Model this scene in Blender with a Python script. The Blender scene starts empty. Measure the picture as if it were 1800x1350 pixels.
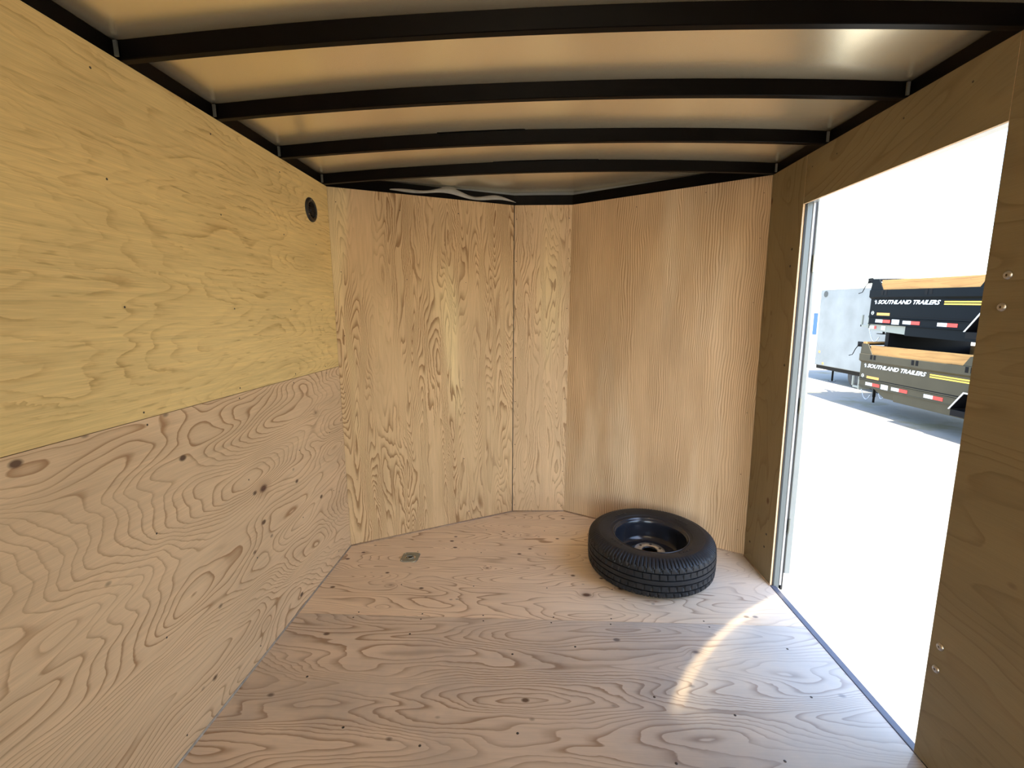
import bpy, bmesh, math, random
from mathutils import Vector, Matrix
random.seed(7)
S = bpy.context.scene
COL = S.collection
PI = math.pi

# ------------------------------------------------------------------ camera
cd = bpy.data.cameras.new('camera'); cam = bpy.data.objects.new('camera', cd); COL.objects.link(cam)
S.camera = cam
cd.sensor_width = 36; cd.lens = 791.996 * 36 / 1800; cd.clip_start = .02; cd.clip_end = 500
Rr = [[0.9987085, -0.0508064, -0.0000723], [0.0502016, 0.9865987, 0.1552507], [-0.0078164, -0.1550538, 0.9878751]]
r, f_, u_ = [Vector([Rr[i][k] for i in range(3)]) for k in range(3)]
m = Matrix.Identity(4)
for i in range(3):
    m[i][0] = r[i]; m[i][1] = u_[i]; m[i][2] = -f_[i]
m[0][3], m[1][3], m[2][3] = 1.18489, 0, 1.47357
cam.matrix_world = m

# ------------------------------------------------------------------ world, sun, exposure
S.view_settings.view_transform = 'Standard'; S.view_settings.look = 'None'
S.view_settings.gamma = 1; S.view_settings.use_curve_mapping = False
S.view_settings.exposure = 1.78
W_ = bpy.data.worlds.new('sky'); S.world = W_; W_.use_nodes = True
nt = W_.node_tree; bg = nt.nodes['Background']
sky = nt.nodes.new('ShaderNodeTexSky'); sky.sky_type = 'NISHITA'; sky.sun_disc = False
sky.sun_elevation = math.radians(52); sky.sun_rotation = math.radians(180)
sky.air_density = 1.0; sky.dust_density = 1.2; sky.ozone_density = 1.0
nt.links.new(sky.outputs[0], bg.inputs[0]); bg.inputs[1].default_value = 0.34

sl = bpy.data.lights.new('sun', 'SUN'); sl.energy = 10.5; sl.angle = math.radians(.6); sl.color = (1, .94, .84)
sun = bpy.data.objects.new('sun', sl); COL.objects.link(sun)
sun.location = (0, -6, 12)
sd = Vector((0.02, .62, -.785))          # the way sunlight travels
sun.rotation_euler = sd.to_track_quat('-Z', 'Y').to_euler()

# added spot lamp imitating reflected sun on the floor; nodes shape its arc
gl = bpy.data.lights.new('added_glint_spot', 'SPOT'); gl.energy = 1.0; gl.shadow_soft_size = .02; gl.spot_size = math.radians(15); gl.spot_blend = .1; gl.use_nodes = True
glint = bpy.data.objects.new('added_glint_spot', gl); COL.objects.link(glint)
gt = Vector((2.57, 1.80, 0)); gdir = Vector((.80, .60, .72)); glint.location = gt + gdir * 5.0
gq = (gt - glint.location).to_track_quat('-Z', 'Y'); glint.rotation_euler = gq.to_euler()
def glint_nodes():
    n = gl.node_tree; g = G(n); em = n.nodes['Emission']
    tc = g.new('ShaderNodeTexCoord'); sp = g.new('ShaderNodeSeparateXYZ'); g.link(tc.outputs['Normal'], sp.inputs[0])
    z = g.math('ABSOLUTE', sp.outputs[2]); x = g.math('DIVIDE', sp.outputs[0], z); y = g.math('DIVIDE', sp.outputs[1], z)
    wob = g.noise(g.vec(x, y), 26, 2, .5)
    rr = g.math('SQRT', g.math('ADD', g.math('POWER', g.math('MULTIPLY', x, GLX), 2.), g.math('POWER', g.math('MULTIPLY', y, GLY), 2.)))
    rr = g.math('ADD', rr, g.math('MULTIPLY_ADD', wob, .03, -.015))          # 1 at the rim
    rim = g.math('EXPONENT', g.math('MULTIPLY', g.math('POWER', g.math('SUBTRACT', rr, .965), 2.), -3200.))
    halo = g.math('MULTIPLY', g.mapr(rr, .75, .97, 0, 1), g.mapr(rr, .97, 1.03, 1, 0))
    side = g.math('MULTIPLY', g.mapr(x, -.005, .03, 0, 1), g.mapr(y, .068, .076, 1, 0))
    inner = g.math('MULTIPLY', g.mapr(rr, .90, 1.0, 1, 0), g.mapr(y, .060, .085, 1, 0))
    warm = g.math('MULTIPLY', g.math('ADD', g.math('MULTIPLY', rim, 1.9), g.math('MULTIPLY', halo, .55)), side)
    c = g.mix(g.math('DIVIDE', warm, g.math('ADD', warm, .6)), (.75, .88, 1.0), (1.0, .72, .30))
    g.link(c, em.inputs[0]); g.link(g.math('MULTIPLY', g.math('ADD', g.math('MULTIPLY', inner, .20), warm), GLP), em.inputs[1])
GLX, GLY, GLP = 14.2, 10.6, 900.

# ------------------------------------------------------------------ material helpers
def new_mat(name):
    m = bpy.data.materials.new(name); m.use_nodes = True
    n = m.node_tree; b = n.nodes['Principled BSDF']
    return m, n, b
def simple(name, col, rough=.5, metal=0, spec=.5, noise=0, nscale=20, bump=0, bscale=60):
    m, n, b = new_mat(name)
    b.inputs['Base Color'].default_value = (*col, 1); b.inputs['Roughness'].default_value = rough
    b.inputs['Metallic'].default_value = metal; b.inputs['Specular IOR Level'].default_value = spec
    tc = n.nodes.new('ShaderNodeTexCoord')
    if noise:
        no = n.nodes.new('ShaderNodeTexNoise'); no.inputs['Scale'].default_value = nscale; no.inputs['Detail'].default_value = 5
        n.links.new(tc.outputs['Object'], no.inputs['Vector'])
        mr = n.nodes.new('ShaderNodeMapRange'); mr.inputs[1].default_value = .3; mr.inputs[2].default_value = .7
        mr.inputs[3].default_value = 1 - noise; mr.inputs[4].default_value = 1 + noise
        n.links.new(no.outputs[0], mr.inputs[0])
        mx = n.nodes.new('ShaderNodeVectorMath'); mx.operation = 'SCALE'; mx.inputs[0].default_value = col
        n.links.new(mr.outputs[0], mx.inputs['Scale']); n.links.new(mx.outputs[0], b.inputs['Base Color'])
    if bump:
        no = n.nodes.new('ShaderNodeTexNoise'); no.inputs['Scale'].default_value = bscale; no.inputs['Detail'].default_value = 3
        n.links.new(tc.outputs['Object'], no.inputs['Vector'])
        bp = n.nodes.new('ShaderNodeBump'); bp.inputs['Strength'].default_value = bump; bp.inputs['Distance'].default_value = .01
        n.links.new(no.outputs[0], bp.inputs['Height']); n.links.new(bp.outputs[0], b.inputs['Normal'])
    return m

class G:
    """tiny node-graph helper"""
    def __init__(s, n): s.n = n
    def new(s, t): return s.n.nodes.new(t)
    def link(s, a, b): s.n.links.new(a, b)
    def put(s, v, sock):
        if hasattr(v, 'links') or hasattr(v, 'is_output'): s.link(v, sock)
        else: sock.default_value = v
    def math(s, op, a, b=0.0, c=0.0):
        q = s.new('ShaderNodeMath'); q.operation = op
        s.put(a, q.inputs[0]); s.put(b, q.inputs[1]); s.put(c, q.inputs[2]); return q.outputs[0]
    def vec(s, x, y, z=0.0):
        q = s.new('ShaderNodeCombineXYZ'); s.put(x, q.inputs[0]); s.put(y, q.inputs[1]); s.put(z, q.inputs[2]); return q.outputs[0]
    def noise(s, v, scale, detail=2, rough=.5, dist=0):
        q = s.new('ShaderNodeTexNoise'); s.link(v, q.inputs['Vector']); q.inputs['Scale'].default_value = scale
        q.inputs['Detail'].default_value = detail; q.inputs['Roughness'].default_value = rough; q.inputs['Distortion'].default_value = dist
        return q.outputs[0]
    def mapr(s, v, a, b, c, d):
        q = s.new('ShaderNodeMapRange'); s.put(v, q.inputs[0])
        for i, x in enumerate((a, b, c, d)): q.inputs[i + 1].default_value = x
        return q.outputs[0]
    def ramp(s, v, stops):
        q = s.new('ShaderNodeValToRGB'); s.link(v, q.inputs[0]); e = q.color_ramp.elements
        while len(e) > 1: e.remove(e[0])
        e[0].position = stops[0][0]; e[0].color = (*stops[0][1], 1)
        for p, c in stops[1:]:
            x = e.new(p); x.color = (*c, 1)
        return q.outputs[0]
    def mix(s, f, a, b, mode='MIX'):
        q = s.new('ShaderNodeMix'); q.data_type = 'RGBA'; q.blend_type = mode
        s.put(f, q.inputs[0])
        for v, i in ((a, 6), (b, 7)):
            if isinstance(v, tuple): q.inputs[i].default_value = (*v, 1)
            else: s.link(v, q.inputs[i])
        return q.outputs[2]

glint_nodes()

def plywood(name, light, dark, across=3.2, along=.55, bands=14, linear=0.0, jag=.012, jagscale=26, line=.80, contrast=1.0,
            knots=0.0, knotscale=4.0, sap=None, streak=.12, blotch=.10, rough=.62, broken=0.0, dirt=0.0, zone=.45, checks=0.0, door_grey=None):
    """rotary-cut softwood veneer: rings are contour lines of a stretched height field.  UV is metres: U across the grain, V along it."""
    m, n, b = new_mat(name); g = G(n)
    uv = g.new('ShaderNodeUVMap'); uv.uv_map = 'grain'
    sp = g.new('ShaderNodeSeparateXYZ'); g.link(uv.outputs[0], sp.inputs[0]); U, V = sp.outputs[0], sp.outputs[1]
    # jagged displacement of the ring lines, mostly across the grain
    j1 = g.noise(g.vec(g.math('MULTIPLY', U, jagscale), g.math('MULTIPLY', V, jagscale * .45)), 1, 3, .6)
    j2 = g.noise(g.vec(g.math('MULTIPLY', U, 7.), g.math('MULTIPLY', V, 2.2), 5.), 1, 2, .5)
    Uj = g.math('ADD', U, g.math('ADD', g.math('MULTIPLY_ADD', j1, jag * 2, -jag), g.math('MULTIPLY_ADD', j2, .07, -.035)))
    Vj = g.math('ADD', V, g.math('MULTIPLY_ADD', j1, jag * 7, -jag * 3.5))
    h = g.noise(g.vec(g.math('MULTIPLY', Uj, across), g.math('MULTIPLY', Vj, along), 1.7), 1, 1.5, .45)
    h = g.math('MULTIPLY', h, bands)
    if linear: h = g.math('ADD', h, g.math('MULTIPLY', Uj, linear))
    if knots:
        kv = g.vec(g.math('MULTIPLY', U, knotscale), g.math('MULTIPLY', V, knotscale * .62))
        vo = g.new('ShaderNodeTexVoronoi'); vo.inputs['Scale'].default_value = 1; g.link(kv, vo.inputs['Vector'])
        kd = vo.outputs['Distance']
        sepc = g.new('ShaderNodeSeparateColor'); g.link(vo.outputs['Color'], sepc.inputs[0])
        on = g.math('GREATER_THAN', sepc.outputs[0], 1 - knots)
        size = g.mapr(sepc.outputs[1], 0, 1, .35, 1.0)
        kn = g.math('DIVIDE', kd, size)
        push = g.math('MULTIPLY', g.math('EXPONENT', g.math('MULTIPLY', g.math('MULTIPLY', kn, kn), -28.)), on)
        h = g.math('ADD', h, g.math('MULTIPLY', push, 2.6))
    fr = g.math('FRACT', h)
    # per-band line weight so that some rings are bold and others faint
    wt = g.noise(g.vec(g.math('MULTIPLY', U, 5.), g.math('MULTIPLY', V, 1.1), 9.), 1, 2, .5)
    fr2 = g.mapr(fr, line, .95, 0, 1); fr3 = g.mapr(fr, .95, 1.0, 1, 0)
    lw = g.math('MULTIPLY', g.math('POWER', fr2, 1.3), g.math('MINIMUM', fr3, 1.))
    soft = g.math('MULTIPLY', g.math('POWER', fr, 2.), g.math('MINIMUM', fr3, 1.))
    dk = g.math('ADD', g.math('MULTIPLY', lw, .98), g.math('MULTIPLY', soft, .34))
    dk = g.math('MULTIPLY', dk, g.mapr(wt, .38, .62, zone * contrast, 1.0 * contrast + .15))
    if broken:
        br = g.noise(g.vec(g.math('MULTIPLY', U, 34.), g.math('MULTIPLY', V, 5.)), 1, 3, .6)
        dk = g.math('MULTIPLY', dk, g.mapr(br, .42, .62, 1 - broken, 1.))
    base = light
    if sap:
        sn = g.noise(g.vec(g.math('MULTIPLY', U, 3.2), g.math('MULTIPLY', V, .45), 3.), 1, 2, .5)
        base = g.mix(g.mapr(sn, .54, .62, 0, 1), light, sap)
    c = g.mix(dk, base, dark)
    fib = g.noise(g.vec(g.math('MULTIPLY', U, 420.), g.math('MULTIPLY', V, 9.)), 1, 3, .6)
    fib2 = g.noise(g.vec(g.math('MULTIPLY', U, 70.), g.math('MULTIPLY', V, 2.5)), 1, 3, .6)
    big = g.noise(g.vec(g.math('MULTIPLY', U, 4.), g.math('MULTIPLY', V, 1.3), 2.), 1, 3, .5)
    fac = g.math('ADD', g.mapr(fib, .3, .7, 1 - streak * .6, 1 + streak * .6), g.math('ADD', g.mapr(fib2, .3, .7, -streak * .5, streak * .5), g.mapr(big, .3, .7, -blotch, blotch)))
    sc = g.new('ShaderNodeVectorMath'); sc.operation = 'SCALE'; g.link(c, sc.inputs[0]); g.link(fac, sc.inputs['Scale']); c = sc.outputs[0]
    if knots:
        core = g.math('MULTIPLY', g.mapr(kn, .045, .10, 1, 0), on)
        halo = g.math('MULTIPLY', g.mapr(kn, .06, .22, .42, 0), on)
        c = g.mix(halo, c, (dark[0] * .8, dark[1] * .7, dark[2] * .65)); c = g.mix(core, c, (.13, .065, .04))
        # pin knots
        v2 = g.new('ShaderNodeTexVoronoi'); v2.inputs['Scale'].default_value = 1
        g.link(g.vec(g.math('MULTIPLY', U, knotscale * 2.6), g.math('MULTIPLY', V, knotscale * 1.7), 4.), v2.inputs['Vector'])
        s2 = g.new('ShaderNodeSeparateColor'); g.link(v2.outputs['Color'], s2.inputs[0])
        pin = g.math('MULTIPLY', g.mapr(v2.outputs['Distance'], .08, .15, .95, 0), g.math('GREATER_THAN', s2.outputs[0], .66))
        c = g.mix(pin, c, (.13, .07, .04))
    if checks:
        ck = g.noise(g.vec(g.math('MULTIPLY', U, 75.), g.math('MULTIPLY', V, 9.), 6.), 1, 2, .5)
        cz = g.noise(g.vec(g.math('MULTIPLY', U, 3.), g.math('MULTIPLY', V, 2.), 8.), 1, 2, .5)
        c = g.mix(g.math('MULTIPLY', g.mapr(ck, .62, .72, 0, checks), g.mapr(cz, .42, .6, .15, 1)), c, (dark[0] * .8, dark[1] * .75, dark[2] * .7))
    if dirt:
        d1 = g.noise(g.vec(g.math('MULTIPLY', U, 2.1), g.math('MULTIPLY', V, 1.6), 12.), 1, 5, .65)
        c = g.mix(g.mapr(d1, .48, .72, 0, dirt), c, (.36, .33, .30))
    if door_grey:      # veneer turns grey towards the door side, edge broken by noise
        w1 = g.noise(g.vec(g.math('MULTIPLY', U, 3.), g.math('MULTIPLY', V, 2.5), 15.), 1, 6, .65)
        wm = g.mapr(g.math('ADD', V, g.math('MULTIPLY_ADD', w1, 1.2, -.6)), door_grey, door_grey + .95, 0, .62)
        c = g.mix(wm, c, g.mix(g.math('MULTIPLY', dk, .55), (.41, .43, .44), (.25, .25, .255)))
    g.link(c, b.inputs['Base Color']); b.inputs['Roughness'].default_value = rough; b.inputs['Specular IOR Level'].default_value = .3
    bp = g.new('ShaderNodeBump'); bp.inputs['Strength'].default_value = .12; bp.inputs['Distance'].default_value = .002
    g.link(g.math('ADD', g.math('MULTIPLY', dk, -.6), fib), bp.inputs['Height']); g.link(bp.outputs[0], b.inputs['Normal'])
    return m

PLY = dict(
    left_up=plywood('plywood_pale_yellow', (.86, .64, .28), (.54, .33, .12), across=5.0, along=.9, bands=24, line=.60, jag=.016, jagscale=22, broken=.8, checks=.6, streak=.16, blotch=.08, contrast=.55),
    left_low=plywood('plywood_pink_knotty', (.78, .565, .345), (.44, .25, .125), across=3.6, along=1.0, bands=46, line=.72, jag=.006, jagscale=14, knots=.55, knotscale=4.6, streak=.12, blotch=.09, contrast=.85, checks=.15),
    nose_l=plywood('plywood_cathedral_grain', (.66, .46, .25), (.345, .20, .09), across=7.0, along=.75, bands=46, line=.45, jag=.010, jagscale=22, sap=(.78, .60, .32), streak=.12, contrast=1.0, zone=.12),
    nose_c=plywood('plywood_narrow_grain', (.68, .49, .29), (.38, .23, .12), across=8.5, along=.95, bands=32, line=.55, jag=.013, jagscale=19, streak=.10, sap=(.72, .55, .31), contrast=.85),
    nose_r=plywood('plywood_straight_grain', (.62, .44, .26), (.34, .205, .10), across=3.4, along=.4, bands=10, linear=85, line=.45, jag=.003, jagscale=14, streak=.12, sap=(.70, .54, .35), contrast=1.0),
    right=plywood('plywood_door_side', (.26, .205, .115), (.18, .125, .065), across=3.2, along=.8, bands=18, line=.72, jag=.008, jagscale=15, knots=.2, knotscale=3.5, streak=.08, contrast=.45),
    floor_a=plywood('plywood_floor_front', (.84, .655, .46), (.46, .29, .17), across=5.0, along=.85, bands=34, line=.74, jag=.006, jagscale=14, knots=.55, knotscale=5.2, door_grey=.7 + 1.65, streak=.08, blotch=.08, contrast=.8, rough=.5),
    floor_b=plywood('plywood_floor_near', (.72, .57, .42), (.40, .26, .16), across=4.6, along=.72, bands=34, line=.55, jag=.010, jagscale=15, knots=.25, knotscale=4.5, door_grey=2.2 + 1.35, streak=.09, blotch=.10, contrast=.9, rough=.5, dirt=.55),
)
M = dict(
    edge=simple('plywood_cut_edge', (.72, .53, .33), .8, noise=.15, nscale=300),
    steel=simple('black_painted_steel', (.0035, .0025, .002), .38, 0, .08, noise=.2, nscale=8),
    alu=simple('mill_aluminium', (.62, .64, .66), .38, 1.0, noise=.05),
    alu_paint=simple('grey_door_skin', (.25, .27, .26), .35, noise=.04),
    gasket=simple('black_rubber_gasket', (.015, .015, .016), .6),
    whiteseal=simple('white_weather_strip', (.45, .45, .44), .5),
    sill=simple('sill_strip', (.09, .10, .14), .5, .0, .3, noise=.08, nscale=30),
    chrome=simple('zinc_plated_steel', (.30, .32, .29), .3, .75, noise=.1, nscale=60, bump=.05, bscale=90),
    bolt=simple('bolt_zinc', (.55, .52, .48), .35, 1.0),
    dark=simple('dark_screw', (.05, .035, .025), .5),
    plastic=simple('black_plastic', (.012, .012, .013), .4, bump=.05, bscale=400),
    screw=simple('bright_screw', (.75, .75, .75), .25, 1.0),
    caulk=simple('brown_caulk', (.36, .25, .17), .7, noise=.2, nscale=40),
    greycaulk=simple('grey_caulk', (.42, .38, .33), .7, noise=.2, nscale=40),
    skin=simple('white_aluminium_skin', (.36, .38, .38), .35, noise=.05, nscale=3),
    membrane=simple('grey_sealant_sheet', (.40, .39, .36), .5, noise=.2, nscale=12),
    ground=None, rubber=None, wood_board=None,
)

# galvanised roof skin: reflective, slightly rippled
m, n, b = new_mat('galvanised_roof_skin'); g = G(n); tc = g.new('ShaderNodeTexCoord')
b.inputs['Metallic'].default_value = .75; b.inputs['Roughness'].default_value = .26; b.inputs['Base Color'].default_value = (.96, .87, .66, 1)
no = g.noise(tc.outputs['Object'], 1.6, 1, .5)
bp = g.new('ShaderNodeBump'); bp.inputs['Strength'].default_value = .25; bp.inputs['Distance'].default_value = .05
g.link(no, bp.inputs['Height']); g.link(bp.outputs[0], b.inputs['Normal']); M['roof'] = m

# gravelly concrete yard
m, n, b = new_mat('pale_gravel_yard'); g = G(n); tc = g.new('ShaderNodeTexCoord')
a1 = g.noise(tc.outputs['Object'], .8, 6, .6); a2 = g.noise(tc.outputs['Object'], 14, 6, .7)
c = g.ramp(a1, [(.35, (.165, .158, .14)), (.55, (.19, .18, .155)), (.66, (.145, .13, .075))])
c = g.mix(g.mapr(a2, .64, .72, 0, .8), c, (.05, .045, .035))
g.link(c, b.inputs['Base Color']); b.inputs['Roughness'].default_value = .9
bp = g.new('ShaderNodeBump'); bp.inputs['Strength'].default_value = .3; bp.inputs['Distance'].default_value = .02; g.link(a2, bp.inputs['Height']); g.link(bp.outputs[0], b.inputs['Normal'])
M['ground'] = m

M['skin2'] = simple('dusty_white_skin', (.26, .265, .25), .5, 0, .1, noise=.12, nscale=1.5)
M['jamb'] = simple('grey_jamb_paint', (.12, .14, .14), .3)
M['pale'] = simple('pale_grey_panel', (.20, .21, .18), .4)
M['rubber'] = simple('tyre_rubber', (.011, .012, .015), .5, 0, .35, noise=.35, nscale=14, bump=.08, bscale=160)
M['rim'] = simple('black_gloss_rim', (.016, .018, .024), .18)
M['hub'] = simple('bare_hub_metal', (.55, .54, .50), .35, .9, noise=.2, nscale=60)
M['navy'] = simple('black_trailer_paint', (.004, .006, .008), .5, 0, .05, noise=.06, nscale=3)
M['olive'] = simple('olive_trailer_paint', (.052, .043, .024), .5, 0, .2, noise=.08, nscale=3)  # lower trailer's paint, lighter and more olive than the upper one's
M['inside'] = simple('black_bed_paint', (.004, .004, .005), .5, 0, .08)
M['yellow'] = simple('yellow_vinyl', (.90, .55, .05), .45)
M['orange'] = simple('orange_vinyl', (.60, .30, .06), .45)
M['white'] = simple('white_vinyl', (.85, .85, .85), .45)
M['red'] = simple('red_reflector', (.65, .03, .02), .4)
M['silver'] = simple('silver_reflector', (.70, .72, .72), .4)
M['pink'] = simple('pink_print', (.75, .10, .22), .5)
M['blue'] = simple('blue_plastic', (.02, .10, .55), .45)
M['trim'] = simple('bare_edge_steel', (.55, .56, .57), .35, .7)
m = plywood('timber_board', (.40, .21, .062), (.27, .125, .035), across=7, along=.5, bands=7, line=.4, jag=.004, knots=.3, knotscale=5, streak=.1, contrast=.5)
M['board'] = m

# ------------------------------------------------------------------ object helpers
def tag(o, label=None, cat=None, group=None, kind=None):
    if label: o['label'] = label
    if cat: o['category'] = cat
    if group: o['group'] = group
    if kind: o['kind'] = kind
    return o
def empty(name, loc=(0, 0, 0), parent=None, rot=(0, 0, 0)):
    o = bpy.data.objects.new(name, None); COL.objects.link(o); o.empty_display_size = .1
    o.location = loc; o.rotation_euler = rot
    if parent: o.parent = parent
    return o
def obj(name, bm, mats, parent=None, smooth=False, loc=None):
    me = bpy.data.meshes.new(name); bm.normal_update(); bm.to_mesh(me); bm.free()
    for mm in (mats if isinstance(mats, (list, tuple)) else [mats]): me.materials.append(mm)
    if smooth:
        for p in me.polygons: p.use_smooth = True
    o = bpy.data.objects.new(name, me); COL.objects.link(o)
    if parent: o.parent = parent
    if loc: o.location = loc
    return o
def weighted(o, w=.003, seg=2):
    md = o.modifiers.new('bevel', 'BEVEL'); md.width = w; md.segments = seg; md.limit_method = 'ANGLE'; md.angle_limit = math.radians(35); return o
def grain_uv(bm, ax_u, ax_v, off=(0, 0)):
    l = bm.loops.layers.uv.new('grain'); au, av = Vector(ax_u).normalized(), Vector(ax_v).normalized()
    for f in bm.faces:
        for lp in f.loops: lp[l].uv = (lp.vert.co.dot(au) + off[0], lp.vert.co.dot(av) + off[1])
def box(bm, x0, x1, y0, y1, z0, z1, mi=0):
    vs = [bm.verts.new((x, y, z)) for x in (x0, x1) for y in (y0, y1) for z in (z0, z1)]
    for q in ((0, 1, 3, 2), (4, 6, 7, 5), (0, 4, 5, 1), (2, 3, 7, 6), (0, 2, 6, 4), (1, 5, 7, 3)):
        f = bm.faces.new([vs[i] for i in q]); f.material_index = mi
    return vs
def prism(bm, pts, off, mi=0, mside=None):
    """polygon pts (3D) extruded by off"""
    off = Vector(off); a = [bm.verts.new(p) for p in pts]; b_ = [bm.verts.new(Vector(p) + off) for p in pts]
    f = bm.faces.new(a); f.material_index = mi; f2 = bm.faces.new(b_[::-1]); f2.material_index = mi
    for i in range(len(a)):
        j = (i + 1) % len(a); q = bm.faces.new((a[j], a[i], b_[i], b_[j])); q.material_index = mi if mside is None else mside
    bmesh.ops.recalc_face_normals(bm, faces=bm.faces)
def tube(bm, pts, rad, seg=10, closed=False, mi=0):
    pts = [Vector(p) for p in pts]; n = len(pts); rings = []
    for i, p in enumerate(pts):
        a = pts[(i - 1) % n] if (closed or i > 0) else p; c = pts[(i + 1) % n] if (closed or i < n - 1) else p
        t = (c - a).normalized(); up = Vector((0, 0, 1)) if abs(t.z) < .9 else Vector((1, 0, 0))
        s = t.cross(up).normalized(); w = s.cross(t)
        rings.append([bm.verts.new(p + (s * math.cos(2 * PI * k / seg) + w * math.sin(2 * PI * k / seg)) * rad) for k in range(seg)])
    for i in range(n if closed else n - 1):
        A, B = rings[i], rings[(i + 1) % n]
        for k in range(seg): f = bm.faces.new((A[k], A[(k + 1) % seg], B[(k + 1) % seg], B[k])); f.material_index = mi
    if not closed:
        bm.faces.new(rings[0][::-1]); bm.faces.new(rings[-1])
def lathe(bm, prof, seg=64, axis='Z', closed=False, mi=0):
    """prof: list of (r, h)"""
    rings = []
    for (r_, h_) in prof:
        ring = []
        for k in range(seg):
            a = 2 * PI * k / seg; c, s = math.cos(a) * r_, math.sin(a) * r_
            ring.append(bm.verts.new({'Z': (c, s, h_), 'X': (h_, c, s), 'Y': (s, h_, c)}[axis]))
        rings.append(ring)
    for i in range(len(rings) if closed else len(rings) - 1):
        A, B = rings[i], rings[(i + 1) % len(rings)]
        for k in range(seg):
            f = bm.faces.new((A[k], A[(k + 1) % seg], B[(k + 1) % seg], B[k])); f.material_index = mi
    if not closed:
        for rg, rv in ((rings[0], True), (rings[-1], False)):
            if prof[0 if rv else -1][0] > 1e-5: bm.faces.new(rg[::-1] if rv else rg)
    bmesh.ops.remove_doubles(bm, verts=bm.verts, dist=1e-6); bmesh.ops.recalc_face_normals(bm, faces=bm.faces)

# ------------------------------------------------------------------ dimensions
H = 2.195; Wd = 2.46; REAR = -4.4
yA = 2.652; Bb = (1.017, 3.196); Bt = (1.049, 3.196); Cb = (1.402, 3.215); Ct = (1.437, 3.215); yD = 2.626
yE = 2.3165; yF = 1.375; hD = 1.976; zj = 1.165; ZG = -.9; T = .010

def ply_panel(name, pts, off, key, axu, axv, parent, uvoff=(0, 0)):
    bm = bmesh.new(); prism(bm, pts, off, 0, 1); grain_uv(bm, axu, axv, uvoff)
    return obj(name, bm, [PLY[key], M['edge']], parent)

# ------------------------------------------------------------------ floor
floor = empty('floor'); tag(floor, 'bare plywood trailer floor of two sheets meeting at a straight seam', 'floor', kind='structure')
ys = 1.992; g_ = .0012
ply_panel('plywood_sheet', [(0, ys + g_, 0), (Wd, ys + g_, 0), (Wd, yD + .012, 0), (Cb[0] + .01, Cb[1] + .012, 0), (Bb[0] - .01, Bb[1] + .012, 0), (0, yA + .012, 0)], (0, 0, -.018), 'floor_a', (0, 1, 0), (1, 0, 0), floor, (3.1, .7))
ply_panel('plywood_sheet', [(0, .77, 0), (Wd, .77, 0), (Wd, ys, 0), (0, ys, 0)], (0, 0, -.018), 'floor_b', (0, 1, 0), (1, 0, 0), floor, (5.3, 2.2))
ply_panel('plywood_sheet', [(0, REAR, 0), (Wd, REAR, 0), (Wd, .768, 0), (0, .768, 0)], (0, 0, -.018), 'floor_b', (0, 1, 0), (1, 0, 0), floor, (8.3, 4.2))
bm = bmesh.new(); box(bm, -.03, Wd + .02, REAR, yA, -.13, -.02); obj('floor_frame', bm, M['steel'], floor)

# ------------------------------------------------------------------ left wall
wl = empty('wall_left'); tag(wl, 'left plywood wall, yellow sheet above a knotty pink sheet', 'wall', kind='structure')
ply_panel('plywood_sheet', [(0, REAR, zj + .001), (0, yA, zj + .001), (0, yA, H), (0, REAR, H)], (-T, 0, 0), 'left_up', (0, 0, 1), (0, 1, 0), wl, (1.3, .4))
ply_panel('plywood_sheet', [(0, REAR, .004), (0, yA, .004), (0, yA, zj - .001), (0, REAR, zj - .001)], (-T, 0, 0), 'left_low', (0, 0, 1), (0, 1, 0), wl, (4.6, 6.9))
bm = bmesh.new(); box(bm, -.06, -.05, REAR, yA + .1, -.13, H + .12); obj('outer_skin', bm, M['skin'], wl)
bm = bmesh.new(); box(bm, -.05, -T - .0005, REAR, yA, zj - .03, zj + .03); obj('backing_stud', bm, M['steel'], wl)

# ------------------------------------------------------------------ nose (front) walls
wf = empty('wall_front'); tag(wf, 'V-shaped front wall of three upright plywood sheets', 'wall', kind='structure')
def nose_panel(bl, tl, br, tr, key, uvoff):
    pts = [(bl[0], bl[1], .004), (br[0], br[1], .004), (tr[0], tr[1], H), (tl[0], tl[1], H)]
    d = (Vector(pts[1]) - Vector(pts[0])); d.z = 0; d.normalize(); nrm = Vector((-d.y, d.x, 0))
    return ply_panel('plywood_sheet', pts, nrm * T, key, d, (0, 0, 1), wf, uvoff), d, nrm
gp = .0055
nose_panel((0.001, yA), (0.001, yA), (Bb[0] - gp, Bb[1]), (Bt[0] - gp, Bt[1]), 'nose_l', (2.2, 1.1))
nose_panel(Bb, Bt, Cb, Ct, 'nose_c', (7.7, 3.3))
nose_panel(Cb, Ct, (Wd - .001, yD), (Wd - .001, yD), 'nose_r', (9.9, 5.2))
# backing steel and outer skin
for (a, b2) in (((0, yA), Bt), (Bt, Ct), (Ct, (Wd, yD))):
    d = Vector((b2[0] - a[0], b2[1] - a[1], 0)).normalized(); nn = Vector((-d.y, d.x, 0))
    A = Vector((a[0], a[1], 0)) + nn * .055 - d * .03; B = Vector((b2[0], b2[1], 0)) + nn * .055 + d * .03
    bm = bmesh.new(); prism(bm, [(A.x, A.y, -.13), (B.x, B.y, -.13), (B.x, B.y, H + .12), (A.x, A.y, H + .12)], nn * .006); obj('outer_skin', bm, M['skin'], wf)
bm = bmesh.new(); box(bm, Bb[0] - .03, Bt[0] + .03, Bb[1] + .014, Bb[1] + .045, 0, H); obj('backing_stud', bm, M['gasket'], wf)

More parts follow.
